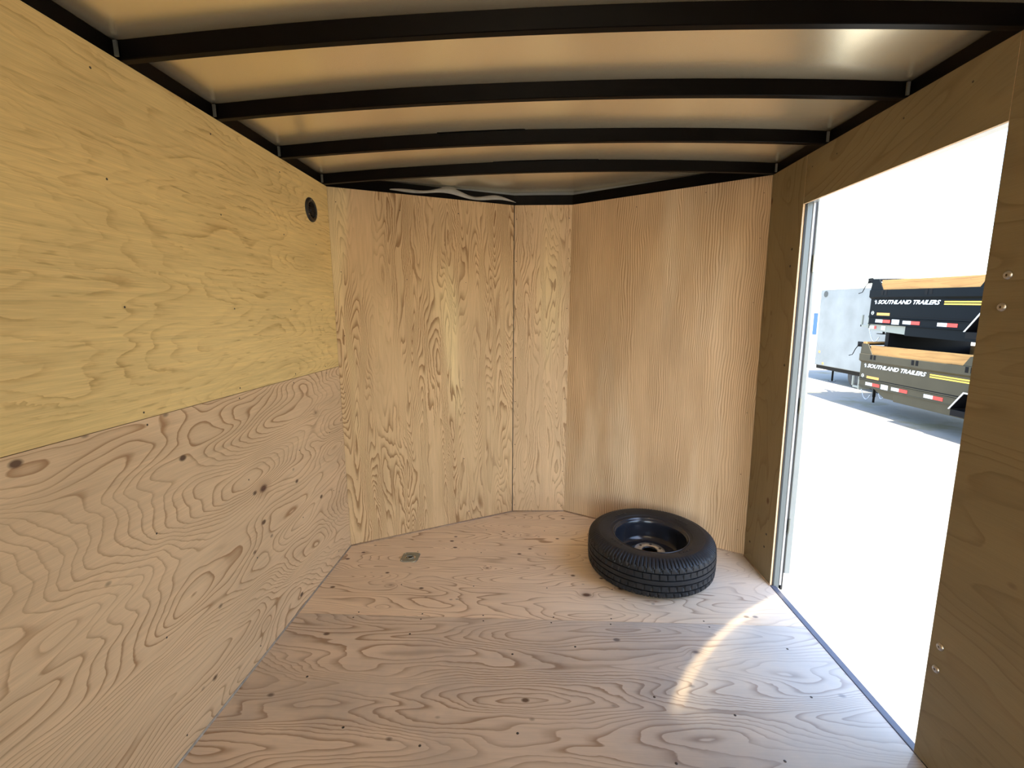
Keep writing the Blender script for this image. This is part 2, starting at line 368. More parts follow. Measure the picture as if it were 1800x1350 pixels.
# ------------------------------------------------------------------ right (door side) wall
wr = empty('wall_right'); tag(wr, 'right plywood wall pierced by the side door opening', 'wall', kind='structure')
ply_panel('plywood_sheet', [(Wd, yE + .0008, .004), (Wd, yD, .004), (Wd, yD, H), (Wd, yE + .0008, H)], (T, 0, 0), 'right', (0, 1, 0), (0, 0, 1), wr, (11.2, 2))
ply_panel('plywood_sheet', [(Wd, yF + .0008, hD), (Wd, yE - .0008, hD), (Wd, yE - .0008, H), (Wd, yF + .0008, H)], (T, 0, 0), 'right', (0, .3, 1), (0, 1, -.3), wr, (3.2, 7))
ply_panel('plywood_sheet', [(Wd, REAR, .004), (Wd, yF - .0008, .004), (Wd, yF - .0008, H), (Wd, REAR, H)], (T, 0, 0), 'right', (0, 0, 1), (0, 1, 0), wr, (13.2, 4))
bm = bmesh.new(); box(bm, Wd + .055, Wd + .062, REAR, yF - .03, -.13, H + .12); box(bm, Wd + .055, Wd + .062, yE + .03, yD + .1, -.13, H + .12); box(bm, Wd + .055, Wd + .062, yF - .03, yE + .03, hD + .035, H + .12)
obj('outer_skin', bm, M['skin'], wr)

wb = empty('wall_rear'); tag(wb, 'black steel frame of the open rear end behind the camera', 'wall', kind='structure')
bm = bmesh.new(); box(bm, -.05, 0, REAR - .06, REAR, -.13, H + .12); box(bm, Wd, Wd + .05, REAR - .06, REAR, -.13, H + .12); box(bm, 0, Wd, REAR - .06, REAR, H - .12, H + .12); box(bm, 0, Wd, REAR - .06, REAR, -.13, -.02)
obj('rear_frame', bm, M['steel'], wb)
bm = bmesh.new(); prism(bm, [(.02, REAR - .06, -.02), (Wd - .02, REAR - .06, -.02), (Wd - .02, REAR - 2.1, ZG + .03), (.02, REAR - 2.1, ZG + .03)], (0, 0, -.03), 0, 1); grain_uv(bm, (1, 0, 0), (0, 1, 0)); obj('ramp', bm, [PLY['floor_b'], M['edge']], wb)

# ------------------------------------------------------------------ ceiling skin
rise = .04
def zc(x): return 2.252 + rise * (1 - ((x - Wd / 2) / (Wd / 2)) ** 2)
bm = bmesh.new(); NX, NY = 40, 60; grid = []
y_end = 3.33
for j in range(NY + 1):
    y = REAR + (y_end - REAR) * j / NY
    grid.append([bm.verts.new((-.05 + (Wd + .1) * i / NX, y, zc(min(max(-.05 + (Wd + .1) * i / NX, 0), Wd)) + .002 * math.sin(3.1 * y + 1.3 * math.sin(2.2 * i / NX * 3)) * math.sin(PI * i / NX))) for i in range(NX + 1)])
for j in range(NY):
    for i in range(NX): bm.faces.new((grid[j][i], grid[j + 1][i], grid[j + 1][i + 1], grid[j][i + 1]))
ceil = obj('ceiling', bm, M['roof'], smooth=True)
sm = ceil.modifiers.new('t', 'SOLIDIFY'); sm.thickness = .004; sm.offset = 1
tag(ceil, 'bare metal roof skin, gently arched between the walls', 'ceiling', kind='structure')

# ------------------------------------------------------------------ top rails (black steel)
def rail(name, a, b2, label, w=.038, z0=2.183, z1=2.262, ext=.0):
    a, b2 = Vector((*a, 0)), Vector((*b2, 0)); d = (b2 - a).normalized(); nn = Vector((-d.y, d.x, 0))
    bm = bmesh.new(); A, B = a + nn * .0115 - d * ext, b2 + nn * .0115 + d * ext
    prism(bm, [(A.x, A.y, z0), (B.x, B.y, z0), (B.x, B.y, z1), (A.x, A.y, z1)], nn * w)
    o = weighted(obj(name, bm, M['steel'])); tag(o, label, 'rail', kind='structure'); return o
rail('trim_1', (0, REAR), (0, yA + .02), 'black steel top rail along the left wall')
rail('trim_2', (0, yA), Bt, 'black steel top rail over the left front sheet', ext=.022)
rail('trim_3', Bt, Ct, 'black steel top rail over the narrow middle front sheet', ext=.022)
rail('trim_4', Ct, (Wd, yD), 'black steel top rail over the right front sheet', ext=.022)
rail('trim_5', (Wd, yD + .02), (Wd, REAR), 'black steel top rail above the door-side wall')

# ------------------------------------------------------------------ roof bows
def make_bow():
    root = empty('roof_bow')
    bm = bmesh.new(); N = 36
    prof = [(-.022, .064), (-.022, .057), (-.0135, .057), (-.0135, .002), (-.011, 0), (.011, 0), (.0135, .002), (.0135, .057), (.022, .057), (.022, .064)]
    R_ = []
    for i in range(N + 1):
        x = -.008 + (Wd + .016) * i / N; t = (x - Wd / 2) / (Wd / 2); zb = 2.196 + .036 * (1 - t * t)
        # ends taper: the bow is crimped thinner where it meets the rail
        R_.append([bm.verts.new((x, p[0], zb + p[1])) for p in prof])
    for i in range(N):
        for k in range(len(prof)):
            k2 = (k + 1) % len(prof); bm.faces.new((R_[i][k], R_[i][k2], R_[i + 1][k2], R_[i + 1][k]))
    bm.faces.new(R_[0]); bm.faces.new(R_[-1][::-1]); bmesh.ops.recalc_face_normals(bm, faces=bm.faces)
    obj('hat_channel', bm, M['steel'], root)
    for x in (.006, Wd - .006):
        bm = bmesh.new(); box(bm, x - .005, x + .005, -.03, -.024, 2.199, 2.24); obj('weld_tab', bm, M['chrome'], root)
    return root
def copy_tree(o, parent=None):
    c = o.copy(); COL.objects.link(c)
    if parent: c.parent = parent
    for ch in list(o.children): copy_tree(ch, c)
    return c
bow0 = make_bow()
bows = [(1.37, 'black arched roof bow nearest the camera, at the top of the photo'), (1.765, 'black arched roof bow second from the camera, over the door opening'),
        (2.19, 'black arched roof bow third from the camera, one before the front wall'), (2.615, 'black arched roof bow farthest forward, just behind the front wall'),
        ]
for i, (y, lb) in enumerate(bows):
    o = bow0 if i == 0 else copy_tree(bow0)
    o.location = (0, y, 0); tag(o, lb, 'roof bow', 'black roof bows across the ceiling')

# wavy grey sealant sheet over the left front panel
bm = bmesh.new(); d = Vector((Bt[0], Bt[1] - yA, 0)); L = d.length; d.normalize(); nn = Vector((d.y, -d.x, 0)); top = []; bot = []
for i in range(41):
    t = .30 + .71 * i / 40; p = Vector((0, yA, 0)) + d * (L * t) - nn * .006
    env = math.sin(PI * i / 40) ** .6
    w1 = (.028 + .012 * math.sin(i * .42) + .010 * i / 40) * env; w0 = 2.222 - .012 * math.sin(i * .3) * env
    bot.append(bm.verts.new(p + nn * .012 * env + Vector((0, 0, w0 - .006)))); top.append(bm.verts.new(p - nn * .01 + Vector((0, 0, w0 + w1))))
for i in range(40): bm.faces.new((bot[i], bot[i + 1], top[i + 1], top[i]))
o = obj('sealant_sheet', bm, M['membrane'], smooth=True); md = o.modifiers.new('s', 'SOLIDIFY'); md.thickness = .003
tag(o, 'wavy grey sealing sheet sagging above the left front plywood sheet', 'sheet')

# ------------------------------------------------------------------ caulk lines / corner trims
def bead(name, a, b2, mat, rad=.004):
    bm = bmesh.new(); tube(bm, [a, b2], rad, 8); o = obj(name, bm, mat, smooth=True); tag(o, None, None, kind='structure'); return o
bead('baseboard_left', (0.001, .3, .002), (0.001, yA, .002), M['greycaulk'], .005)
bead('baseboard_front', (0, yA, .002), (Bb[0], Bb[1], .002), M['caulk'], .006)
bead('baseboard_front', (Bb[0], Bb[1], .002), (Cb[0], Cb[1], .002), M['caulk'], .006)
bead('baseboard_front', (Cb[0], Cb[1], .002), (Wd, yD, .002), M['caulk'], .006)
bead('baseboard_right', (Wd, yD, .002), (Wd, yE, .002), M['caulk'], .005)

# ------------------------------------------------------------------ screws in the plywood
def screw_proto():
    bm = bmesh.new(); lathe(bm, [(0, .0012), (.0022, .0010), (.0034, 0), (.0034, -.002)], 10); return bm
sme = bpy.data.meshes.new('screw'); b0 = screw_proto(); b0.to_mesh(sme); b0.free(); sme.materials.append(M['dark'])
def screw(p, nrm, parent, s=1.0):
    o = bpy.data.objects.new('screw', sme); COL.objects.link(o); o.parent = parent; o.location = p
    o.rotation_euler = Vector(nrm).to_track_quat('Z', 'Y').to_euler(); o.scale = (s, s, s); return o
def on_nose(a, b2, at, bt, s, z):
    """a point at fraction s across a front sheet"""
    k = z / H; A = Vector((*a, 0)).lerp(Vector((*at, 0)), k); B = Vector((*b2, 0)).lerp(Vector((*bt, 0)), k)
    d = (B - A).normalized(); return A.lerp(B, s) + Vector((0, 0, z)), Vector((d.y, -d.x, 0))
for z in (.06, .33, .52, .86, 1.18, 1.52, 1.83, 2.12):
    for s in (.035, .955):
        p, nn_ = on_nose(Bb, Cb, Bt, Ct, s, z + random.uniform(-.02, .02)); screw(p, nn_, wf)
for z in (.10, .45, .82, 1.02, 1.36, 1.70, 2.10):
    for s in (.04, .36, .68):
        p, nn_ = on_nose((0, yA), Bb, (0, yA), Bt, s + random.uniform(-.02, .02), z + random.uniform(-.03, .03)); screw(p, nn_, wf)
for z in (.15, .5, .9, 1.2, 1.5, 1.85, 2.13):
    for s in (.38, .72, .96):
        p, nn_ = on_nose(Cb, (Wd, yD), Ct, (Wd, yD), s + random.uniform(-.01, .01), z + random.uniform(-.03, .03)); screw(p, nn_, wf)
for y in (1.28, 1.72, 2.14, 2.5):
    for z in (2.13, 1.85, 1.5, zj + .02, zj - .02, .8, .45, .06):
        screw((0, y + random.uniform(-.03, .03), z), (1, 0, 0), wl)
for y in (1.5, 1.75, 2.1, 2.27):
    screw((Wd, y, 2.13), (-1, 0, 0), wr)
for z, y in ((1.777, 2.382), (1.695, 2.385), (.258, 2.395), (.178, 2.407), (.123, 2.567), (1.2, 2.36)):
    screw((Wd, y, z), (-1, 0, 0), wr, 2.0)
for y in (1.05, 1.32, 1.56, 1.80):
    for x in (.28, .55, .83, 1.12, 1.40, 1.68, 1.98, 2.28):
        if random.random() < .75: screw((x + random.uniform(-.06, .06), y + random.uniform(-.07, .07), 0), (0, 0, 1), floor, 1.5)
for x in (.30, .62, .93, 1.27, 1.55, 2.0):
    for dy in (-.02, .02): screw((x + random.uniform(-.01, .01), ys + dy, 0), (0, 0, 1), floor, 1.2)
for y in (2.25, 2.6, 2.9):
    for x in (.45, .85, 1.25, 1.6): screw((x, y, 0), (0, 0, 1), floor, 1.1)

# ------------------------------------------------------------------ door frame bolts (rounded heads on the near wall sheet)
def bolt_mesh():
    bm = bmesh.new(); lathe(bm, [(.0035, .0035), (.0045, .0062), (.007, .0058), (.0095, .0040), (.0115, .0012), (.0120, 0), (.0120, -.003)], 24)
    return bm
for (y, z) in ((1.312, 1.565), (1.315, 1.480), (1.339, .425), (1.342, .344)):
    o = obj('bolt', bolt_mesh(), M['bolt'], wr, smooth=True); o.location = (Wd - .0005, y, z); o.rotation_euler = (0, -PI / 2, 0)
    bm = bmesh.new(); lathe(bm, [(0, .0040), (.0034, .0040), (.0034, .001)], 12); q = obj('socket', bm, M['dark'], o)

# ------------------------------------------------------------------ side door: frame, sill, leaf folded open
door = empty('door_1', (Wd, yE, 0)); tag(door, 'side door folded open against the outside of the wall', 'door', kind='structure')
def dobj(name, bm, mat): o = obj(name, bm, mat, door); o.location = (-Wd, -yE, 0); return o
bm = bmesh.new(); box(bm, Wd + T, Wd + T + .006, yE - .004, yE + .02, .0, hD + .01); box(bm, Wd + T, Wd + T + .006, yF, yE, hD + .002, hD + .02); dobj('gasket', bm, M['gasket'])
bm = bmesh.new(); box(bm, Wd + .016, Wd + .044, yE - .006, yE + .03, -.02, hD + .03); weighted(dobj('jamb', bm, M['jamb']))
bm = bmesh.new(); box(bm, Wd + .016, Wd + .062, yF - .03, yE, hD + .004, hD + .035); weighted(dobj('door_header', bm, M['alu']))
bm = bmesh.new(); box(bm, Wd + .016, Wd + .062, yF - .03, yF + .002, -.02, hD + .035); weighted(dobj('jamb', bm, M['alu']))
bm = bmesh.new(); box(bm, Wd + .044, Wd + .054, yE - .008, yE + .03, .01, hD + .02); dobj('weather_strip', bm, M['whiteseal'])
bm = bmesh.new(); box(bm, Wd + .054, Wd + .064, yE - .004, yE + .03, -.02, hD + .02); dobj('hinge_gap_trim', bm, M['gasket'])
bm = bmesh.new(); box(bm, Wd + .0005, Wd + .030, yF - .03, yE + .0, -.05, .003); weighted(dobj('sill', bm, M['sill']))
bm = bmesh.new(); box(bm, Wd + .066, Wd + .096, yE - .005, yE + .93, .075, hD + .02); weighted(dobj('door_leaf', bm, M['alu_paint']), .004)
for z in (.35, 1.0, 1.7):
    bm = bmesh.new(); tube(bm, [(Wd + .066, yE - .009, z - .04), (Wd + .066, yE - .009, z + .04)], .006, 10); dobj('hinge', bm, M['chrome'])

# ------------------------------------------------------------------ side vent high on the left wall
v = empty('air_vent', (0, 2.444, 2.023)); tag(v, 'round black plastic vent high on the left plywood wall', 'vent')
bm = bmesh.new(); lathe(bm, [(.040, .000), (.040, .006), (.044, .009), (.056, .0075), (.0615, .003), (.0625, 0)], 56, 'X', closed=True); obj('flange', bm, M['plastic'], v, smooth=True)
bm = bmesh.new(); lathe(bm, [(.041, .004), (.039, .003), (.036, .0012), (0, .0008)], 48, 'X'); obj('bowl', bm, M['plastic'], v, smooth=True)
for k in range(5):
    zz = -.024 + k * .012; hw = math.sqrt(.038 ** 2 - zz * zz)
    bm = bmesh.new(); prism(bm, [(.001, -hw, zz), (.006, -hw, zz - .004), (.0075, -hw, zz - .003), (.0025, -hw, zz + .001)], (0, 2 * hw, 0)); obj('louvre', bm, M['plastic'], v)
for a in (95, 215, 335):
    a = math.radians(a); bm = bmesh.new(); lathe(bm, [(0, .0105), (.0022, .0100), (.003, .0085), (.003, .006)], 12, 'X')
    q = obj('screw', bm, M['screw'], v); q.location = (0, math.cos(a) * .050, math.sin(a) * .050)

# ------------------------------------------------------------------ floor tie-down ring
dr = empty('tie_down_ring', (.422, 2.530, 0)); tag(dr, 'square zinc recessed tie-down ring set in the plywood floor', 'tie-down ring')
bm = bmesh.new(); n_ = 12; o_pts = []; i_pts = []
for k in range(48):
    a = 2 * PI * k / 48; ca, sa = math.cos(a), math.sin(a); e = 5.5
    rr = .054 / (abs(ca) ** e + abs(sa) ** e) ** (1 / e)
    o_pts.append((ca * rr, sa * rr)); i_pts.append((ca * .034, sa * .026))
lo = [bm.verts.new((*p, .0)) for p in o_pts]; lt = [bm.verts.new((p[0] * .97, p[1] * .97, .003)) for p in o_pts]
li = [bm.verts.new((*p, .003)) for p in i_pts]; lb = [bm.verts.new((p[0] * .86, p[1] * .86, -.012)) for p in i_pts]
for k in range(48):
    j = (k + 1) % 48
    for A, B in ((lo, lt), (lt, li), (li, lb)): bm.faces.new((A[k], A[j], B[j], B[k]))
bm.faces.new(lb)
bmesh.ops.recalc_face_normals(bm, faces=bm.faces); obj('plate', bm, M['chrome'], dr)
bm = bmesh.new(); tube(bm, [(math.cos(2 * PI * k / 28) * .021, math.sin(2 * PI * k / 28) * .016 - .004, .003) for k in range(28)], .0042, 10, closed=True); obj('ring', bm, M['chrome'], dr, smooth=True)
bm = bmesh.new(); box(bm, -.016, .016, .008, .019, -.002, .005); weighted(obj('hinge_clip', bm, M['chrome'], dr), .002)
bm = bmesh.new(); lathe(bm, [(0, .0035), (.012, .0035), (.012, .0031)], 20); obj('centre_hole', bm, M['gasket'], dr)
for sx in (-1, 1):
    for sy in (-1, 1):
        bm = bmesh.new(); lathe(bm, [(0, .0065), (.003, .006), (.0045, .0045), (.005, .003)], 14); q = obj('screw', bm, M['screw'], dr, smooth=True); q.location = (sx * .042, sy * .042, 0)

# ------------------------------------------------------------------ spare wheel lying flat
def tire_mesh(R0=.345, W0=.205, seg=432):
    """tyre lying flat, axis Z, resting on z=0"""
    h = W0 / 2
    # half profile from bead to tread centre, mirrored
    half = [(.196, .074), (.203, .0825), (.212, .087), (.222, .0905), (.2235, .0925), (.240, .0975), (.262, .1015), (.283, .1020), (.2845, .1030), (.292, .1022), (.306, .0985), (.318, .0930), (.3265, .0875),
            (.333, .0820), (.338, .0765)]
    tread = [(.3405, .070), (.3425, .060), (.3430, .0505), (.3355, .0500), (.3355, .0450), (.3435, .0445), (.3445, .030), (.3445, .0165), (.337, .0160), (.337, .0110), (.3450, .0105)]
    top = half + tread
    prof = [(r_, z_) for r_, z_ in top] + [(.3452, 0)] + [(r_, -z_) for r_, z_ in reversed(top)]
    prof += [(.190, -.070), (.190, .070)]
    bm = bmesh.new(); rings = []
    for k in range(seg):
        a = 2 * PI * k / seg; ph = k % 4
        ring = []
        for (r_, z_) in prof:
            rr, aa = r_, a
            az = abs(z_)
            if r_ > .338 and az < .0765:                      # tread blocks: sipes slanted with z
                s_ = (a * 54 / PI + z_ * 40) % 2.0
                if .052 < az < .0765 or .018 < az < .044:
                    if s_ < .36: rr -= .0075
                aa = a
            if .296 < r_ < .3395 and az > .075:               # shoulder ribs
                if ph == 0: rr -= .004
            ring.append(bm.verts.new((rr * math.cos(aa), rr * math.sin(aa), z_ * (1 - (.03 if (.296 < r_ < .3395 and az > .075 and ph == 0) else 0)) + h)))
        rings.append(ring)
    for k in range(seg):
        A, B = rings[k], rings[(k + 1) % seg]
        for i in range(len(prof)):
            j = (i + 1) % len(prof); bm.faces.new((A[i], B[i], B[j], A[j]))
    bmesh.ops.recalc_face_normals(bm, faces=bm.faces)
    return bm
wheel = empty('spare_wheel', (1.857, 2.497, 0.0)); wheel.scale = (1.035, 1.035, 1.05); tag(wheel, 'black spare wheel lying flat on the plywood floor in the front right corner', 'wheel')
ty = obj('tyre', tire_mesh(), M['rubber'], wheel); 
for p in ty.data.polygons: p.use_smooth = True
es = ty.modifiers.new('es', 'EDGE_SPLIT'); es.split_angle = math.radians(32)
# raised size marks on the sidewall (short unreadable moulded bars)
for k in range(64):
    if k % 16 not in (4, 5, 6, 7): continue
    a = 2 * PI * k / 64; c, s_ = math.cos(a), math.sin(a); P = Vector((c * .252, s_ * .252, .2035)); t = Vector((-s_, c, 0)); rd = Vector((c, s_, 0))
    bm = bmesh.new(); wv, hv = t * .006, rd * .009; prism(bm, [P - wv - hv, P + wv - hv, P + wv + hv, P - wv + hv], (0, 0, -.004)); obj('sidewall_mark', bm, M['rubber'], ty)
bm = bmesh.new()   # dished steel rim, open side up
lathe(bm, [(.2085, .184), (.207, .190), (.203, .190), (.2005, .185), (.198, .180), (.193, .178), (.1895, .172), (.187, .150), (.186, .120), (.180, .104), (.176, .090), (.170, .072), (.150, .064), (.120, .070), (.104, .078), (.085, .086),
           (.040, .088), (.040, .080), (.104, .066), (.150, .055), (.176, .060), (.186, .100), (.192, .150), (.194, .172)], 96, closed=True)
obj('rim', bm, M['rim'], wheel, smooth=True)
bm = bmesh.new(); lathe(bm, [(.042, .082), (.042, .092), (.045, .094), (.079, .094), (.083, .092), (.084, .082)], 72, closed=True); hp = obj('hub_plate', bm, M['hub'], wheel, smooth=True)
hp.modifiers.new('es', 'EDGE_SPLIT').split_angle = math.radians(35)
for k in range(6):
    a = 2 * PI * k / 6 + .2; bm = bmesh.new(); lathe(bm, [(0, .0950), (.0078, .0950), (.0078, .092)], 20); q = obj('bolt_hole', bm, M['gasket'], hp); q.location = (math.cos(a) * .0615, math.sin(a) * .0615, 0)
bm = bmesh.new(); tube(bm, [(.150, -.075, .05), (.152, -.078, .085)], .005, 8); obj('valve_stem', bm, M['rubber'], wheel, smooth=True)

# ------------------------------------------------------------------ yard
bm = bmesh.new(); vs = [bm.verts.new(p) for p in ((-60, -60, ZG), (140, -60, ZG), (140, 160, ZG), (-60, 160, ZG))]; bm.faces.new(vs)
gr = obj('floor_yard', bm, M['ground']); tag(gr, 'pale gravel yard outside the door', 'ground', kind='structure'); gr.name = 'ground'

# ------------------------------------------------------------------ dump trailers
def text_mesh(body, size, mat, parent, name, extrude=.0015, bold=.0):
    cu = bpy.data.curves.new('txt', 'FONT'); cu.body = body; cu.size = size; cu.extrude = extrude; cu.shear = .35; cu.offset = bold; cu.resolution_u = 3
    to = bpy.data.objects.new('txt', cu); COL.objects.link(to); dg = bpy.context.evaluated_depsgraph_get()
    me = bpy.data.meshes.new_from_object(to.evaluated_get(dg)); bpy.data.objects.remove(to)
    w = max(v_.co.x for v_ in me.vertices) - min(v_.co.x for v_ in me.vertices)
    me.materials.append(mat); o = bpy.data.objects.new(name, me); COL.objects.link(o); o.parent = parent; return o, w

def dump_trailer(paint, lower):
    """local frame: x=0 side facing us, +x away, y=0 front of the box, box runs to -y; z=0 bottom of the frame"""
    root = empty('dump_trailer'); L = 4.3; Wt = 2.0
    def part(name, bm, mat, par=None, bev=.006):
        o = obj(name, bm, mat, par or root)
        if bev: weighted(o, bev)
        return o
    # frame rails
    bm = bmesh.new(); box(bm, .02, .10, -L, -.02, .20, .355); box(bm, .0, .02, -L, -.02, .338, .355); box(bm, .0, .02, -L, -.02, .20, .217); box(bm, .012, .02, -L, -.02, .2, .355)
    box(bm, Wt - .10, Wt - .02, -L, -.02, .20, .355); box(bm, .1, Wt - .1, -.12, -.02, .2, .355)
    part('frame', bm, paint)
    bm = bmesh.new(); box(bm, .03, .09, -L, -1.08, 0, .198); box(bm, Wt - .09, Wt - .03, -L, -1.08, 0, .198)
    for k in range(5): box(bm, .09, Wt - .09, -1.2 - k * .75, -1.12 - k * .75, .05, .19)
    part('lower_skirt', bm, paint)
    bm = bmesh.new(); prism(bm, [(.06, -.02 if not lower else -.42, .198), (.06, -1.07, .198), (.06, -1.07, .02), (.06, -.02 if not lower else -.78, .06 if not lower else .02)], (.012, 0, 0)); fp = part('front_skirt', bm, M['pale'] if not lower else paint, bev=0)
    if not lower:
        bm = bmesh.new(); box(bm, .052, .0585, -.16, -.02, .09, .16); part('white_reflector', bm, M['silver'], fp, 0)
        bm = bmesh.new(); box(bm, .052, .0585, -.22, -.16, .09, .16); part('red_reflector', bm, M['red'], fp, 0)
        bm = bmesh.new(); box(bm, .052, .0585, -.50, -.38, .08, .17); part('white_reflector', bm, M['silver'], fp, 0)
    bm = bmesh.new(); box(bm, .03, .30, .0, .05, .10, .40); box(bm, .03, .07, .05, .26, .12, .17); box(bm, .03, .07, .22, .26, .12, .40); part('front_bracket', bm, M['pale'], bev=.004)
    # box body: floor, sides, front, tailgate
    bm = bmesh.new(); box(bm, .02, Wt - .02, -L, 0, .362, .40); part('bed_floor', bm, M['inside'], bev=0)
    bm = bmesh.new(); box(bm, .02, .05, -L, 0, .40, .79); box(bm, .006, .02, -L, 0, .362, .386); side = part('side_panel', bm, paint, bev=.003)
    bm = bmesh.new(); box(bm, Wt - .05, Wt - .02, -L, 0, .40, .79); part('side_panel', bm, M['inside'], bev=0)
    bm = bmesh.new(); box(bm, .05, Wt - .05, -.04, 0, .40, 1.14); part('front_panel', bm, M['inside'], bev=0)
    bm = bmesh.new(); box(bm, .05, Wt - .05, -L, -L + .04, .40, 1.0); part('tailgate', bm, M['inside'], bev=0)
    # chunky top rail with sloping underside
    for x0, sg in ((0, 1), (Wt, -1)):
        bm = bmesh.new(); prism(bm, [(x0 - sg * .035, 0, .815), (x0 - sg * .035, 0, .975), (x0 + sg * .075, 0, .975), (x0 + sg * .075, 0, .77), (x0 + sg * .02, 0, .77)], (0, -L, 0)); tr = part('top_rail', bm, paint if sg > 0 else M['inside'])
    # stake pockets: dark slot pairs
    for y in (-.36, -1.52, -2.7, -3.8):
        for dy in (0, -.105):
            bm = bmesh.new(); box(bm, -.0385, -.034, y + dy - .062, y + dy, .86, .965); part('stake_slot', bm, M['inside'], bev=0)
    # timber side boards
    for x0 in (-.004, Wt - .04):
        bm = bmesh.new(); box(bm, x0, x0 + .04, -2.86, -.30, .975, 1.185); grain_uv(bm, (0, .03, 1), (0, 1, 0), (random.random() * 5, random.random() * 5)); part('side_board', bm, M['board'])
    # end gussets of the board
    for x0 in (-.016, Wt - .012):
        bm = bmesh.new(); prism(bm, [(x0, 0, .975), (x0, -.02, 1.215), (x0, -.22, 1.215), (x0, -.38, .975)], (.028, 0, 0)); part('gusset', bm, paint, bev=.003)
        bm = bmesh.new(); prism(bm, [(x0, -2.62, .975), (x0, -2.74, 1.15), (x0, -2.95, 1.17), (x0, -2.95, .975)], (.028, 0, 0)); part('gusset', bm, paint, bev=.003)
    # rolled tarp and its crank on the front
    bm = bmesh.new(); tube(bm, [(.02, .05, 1.20), (Wt - .02, .05, 1.20)], .035, 12); box(bm, -.02, 0, -.02, .12, 1.13, 1.25); part('tarp_roller', bm, M['inside'], bev=0)
    bm = bmesh.new(); tube(bm, [(-.03, .06, 1.18), (-.05, .14, 1.06), (-.06, .20, .93), (-.12, .24, .90)], .009, 8); part('crank_handle', bm, M['steel'], bev=0)
    # lettering and stripes on the side
    t, w = text_mesh('SOUTHLAND TRAILERS', .118, M['white'], root, 'lettering', bold=.003)
    t.rotation_euler = (PI / 2, 0, -PI / 2); t.scale = (1.62 / w, 1, 1); t.location = (.018, -.22, .665)
    bm = bmesh.new()    # little leaf-like emblem before the words
    for a in range(5):
        an = math.radians(-60 + 60 * a * .8); c = Vector((.016, -.16, .70)); e1 = c + Vector((0, -math.sin(an) * .045, math.cos(an) * .055)); sd_ = Vector((0, -math.cos(an), -math.sin(an))) * .012
        prism(bm, [c - sd_, e1, c + sd_], (.004, 0, 0))
    box(bm, .016, .02, -.165, -.155, .655, .70); part('emblem', bm, M['white'], bev=0)
    for z in (.660, .705):
        bm = bmesh.new(); box(bm, .0165, .0205, -L, -1.93, z, z + .026); part('stripe', bm, M['yellow'], bev=0)
    bm = bmesh.new(); lathe(bm, [(.030, .0), (.030, .004), (.042, .004), (.042, 0)], 24, 'X', closed=True); box(bm, 0, .004, -.028, .028, -.006, .006); e_ = part('round_badge', bm, M['trim'], bev=0); e_.location = (.016, -.11, .455)
    bm = bmesh.new(); box(bm, .0165, .0205, -.62, -.24, .405, .465); part('decal', bm, M['orange'], bev=0)
    # reflective tapes and small decals on the frame
    for y0 in (-.24, -1.02, -1.86):
        bm = bmesh.new(); box(bm, .0075, .0125, y0 - .21, y0, .245, .315); part('white_reflector', bm, M['silver'], bev=0)
        bm = bmesh.new(); box(bm, .0075, .0125, y0 - .43, y0 - .21, .245, .315); part('red_reflector', bm, M['red'], bev=0)
    bm = bmesh.new(); box(bm, .0075, .0125, -.92, -.72, .225, .33); part('decal', bm, M['white'], bev=0)
    t2, w = text_mesh('DT', .07, M['blue'], root, 'decal_mark'); t2.rotation_euler = (PI / 2, 0, -PI / 2); t2.location = (.0068, -.76, .25)
    # fender with slanted front, projecting towards us
    fy = -2.73
    pf = [(0, fy, .20), (0, fy - .25, .545), (0, fy - 1.9, .545), (0, fy - 2.2, .20), (0, fy - 2.17, .20), (0, fy - 1.885, .52), (0, fy - .265, .52), (0, fy - .03, .20)]
    bm = bmesh.new(); prism(bm, [(x_ - .26, y_, z_) for x_, y_, z_ in pf], (.26, 0, 0)); fd = part('fender', bm, M['inside'], bev=0)
    bm = bmesh.new(); prism(bm, [(x_ - .272, y_, z_) for x_, y_, z_ in pf], (.010, 0, 0)); part('fender_edge', bm, M['trim'], fd, 0)
    bm = bmesh.new(); box(bm, -.25, 0, fy - .33, fy - .03, .085, .20); part('step_box', bm, M['inside'], fd, .004)
    # wheels under the fender
    for wy in (fy - .80, fy - 1.60):
        for wx in (-.24, Wt + .02):
            wh = empty('wheel', (wx, wy, -.04), root)
            bm = bmesh.new(); lathe(bm, [(.20, 0), (.31, 0), (.345, .02), (.35, .11), (.345, .20), (.31, .22), (.20, .22)], 40, 'X', closed=True); part('tyre', bm, M['rubber'], wh, 0)
            bm = bmesh.new(); lathe(bm, [(.0, .06), (.10, .05), (.17, .03), (.205, .0), (.205, .02), (.17, .08), (0, .10)], 32, 'X'); part('rim', bm, M['silver'], wh, 0)
    # axle warning label
    bm = bmesh.new(); box(bm, .021, .0295, fy - .36, fy - .02, .02, .145); lab = part('warning_label', bm, M['white'], bev=0)
    bm = bmesh.new(); box(bm, .0195, .0225, fy - .36, fy - .02, .105, .145); box(bm, .0195, .0225, fy - .30, fy - .08, .07, .08); box(bm, .0195, .0225, fy - .30, fy - .08, .045, .055); part('warning_print', bm, M['pink'], lab, 0)
    # A-frame tongue, coupler, jack, chain
    bm = bmesh.new()
    for s_ in (0, 1):
        xa = .12 if s_ == 0 else Wt - .12; xb = Wt / 2 + (-.06 if s_ == 0 else .06)
        a0, a1 = Vector((xa, -.9, .10)), Vector((xb, 1.05, .12)); dd = (a1 - a0).normalized(); sx = Vector((dd.y, -dd.x, 0)) * .035
        prism(bm, [a0 - sx, a0 + sx, a1 + sx, a1 - sx], (0, 0, .13))
    part('tongue', bm, paint)
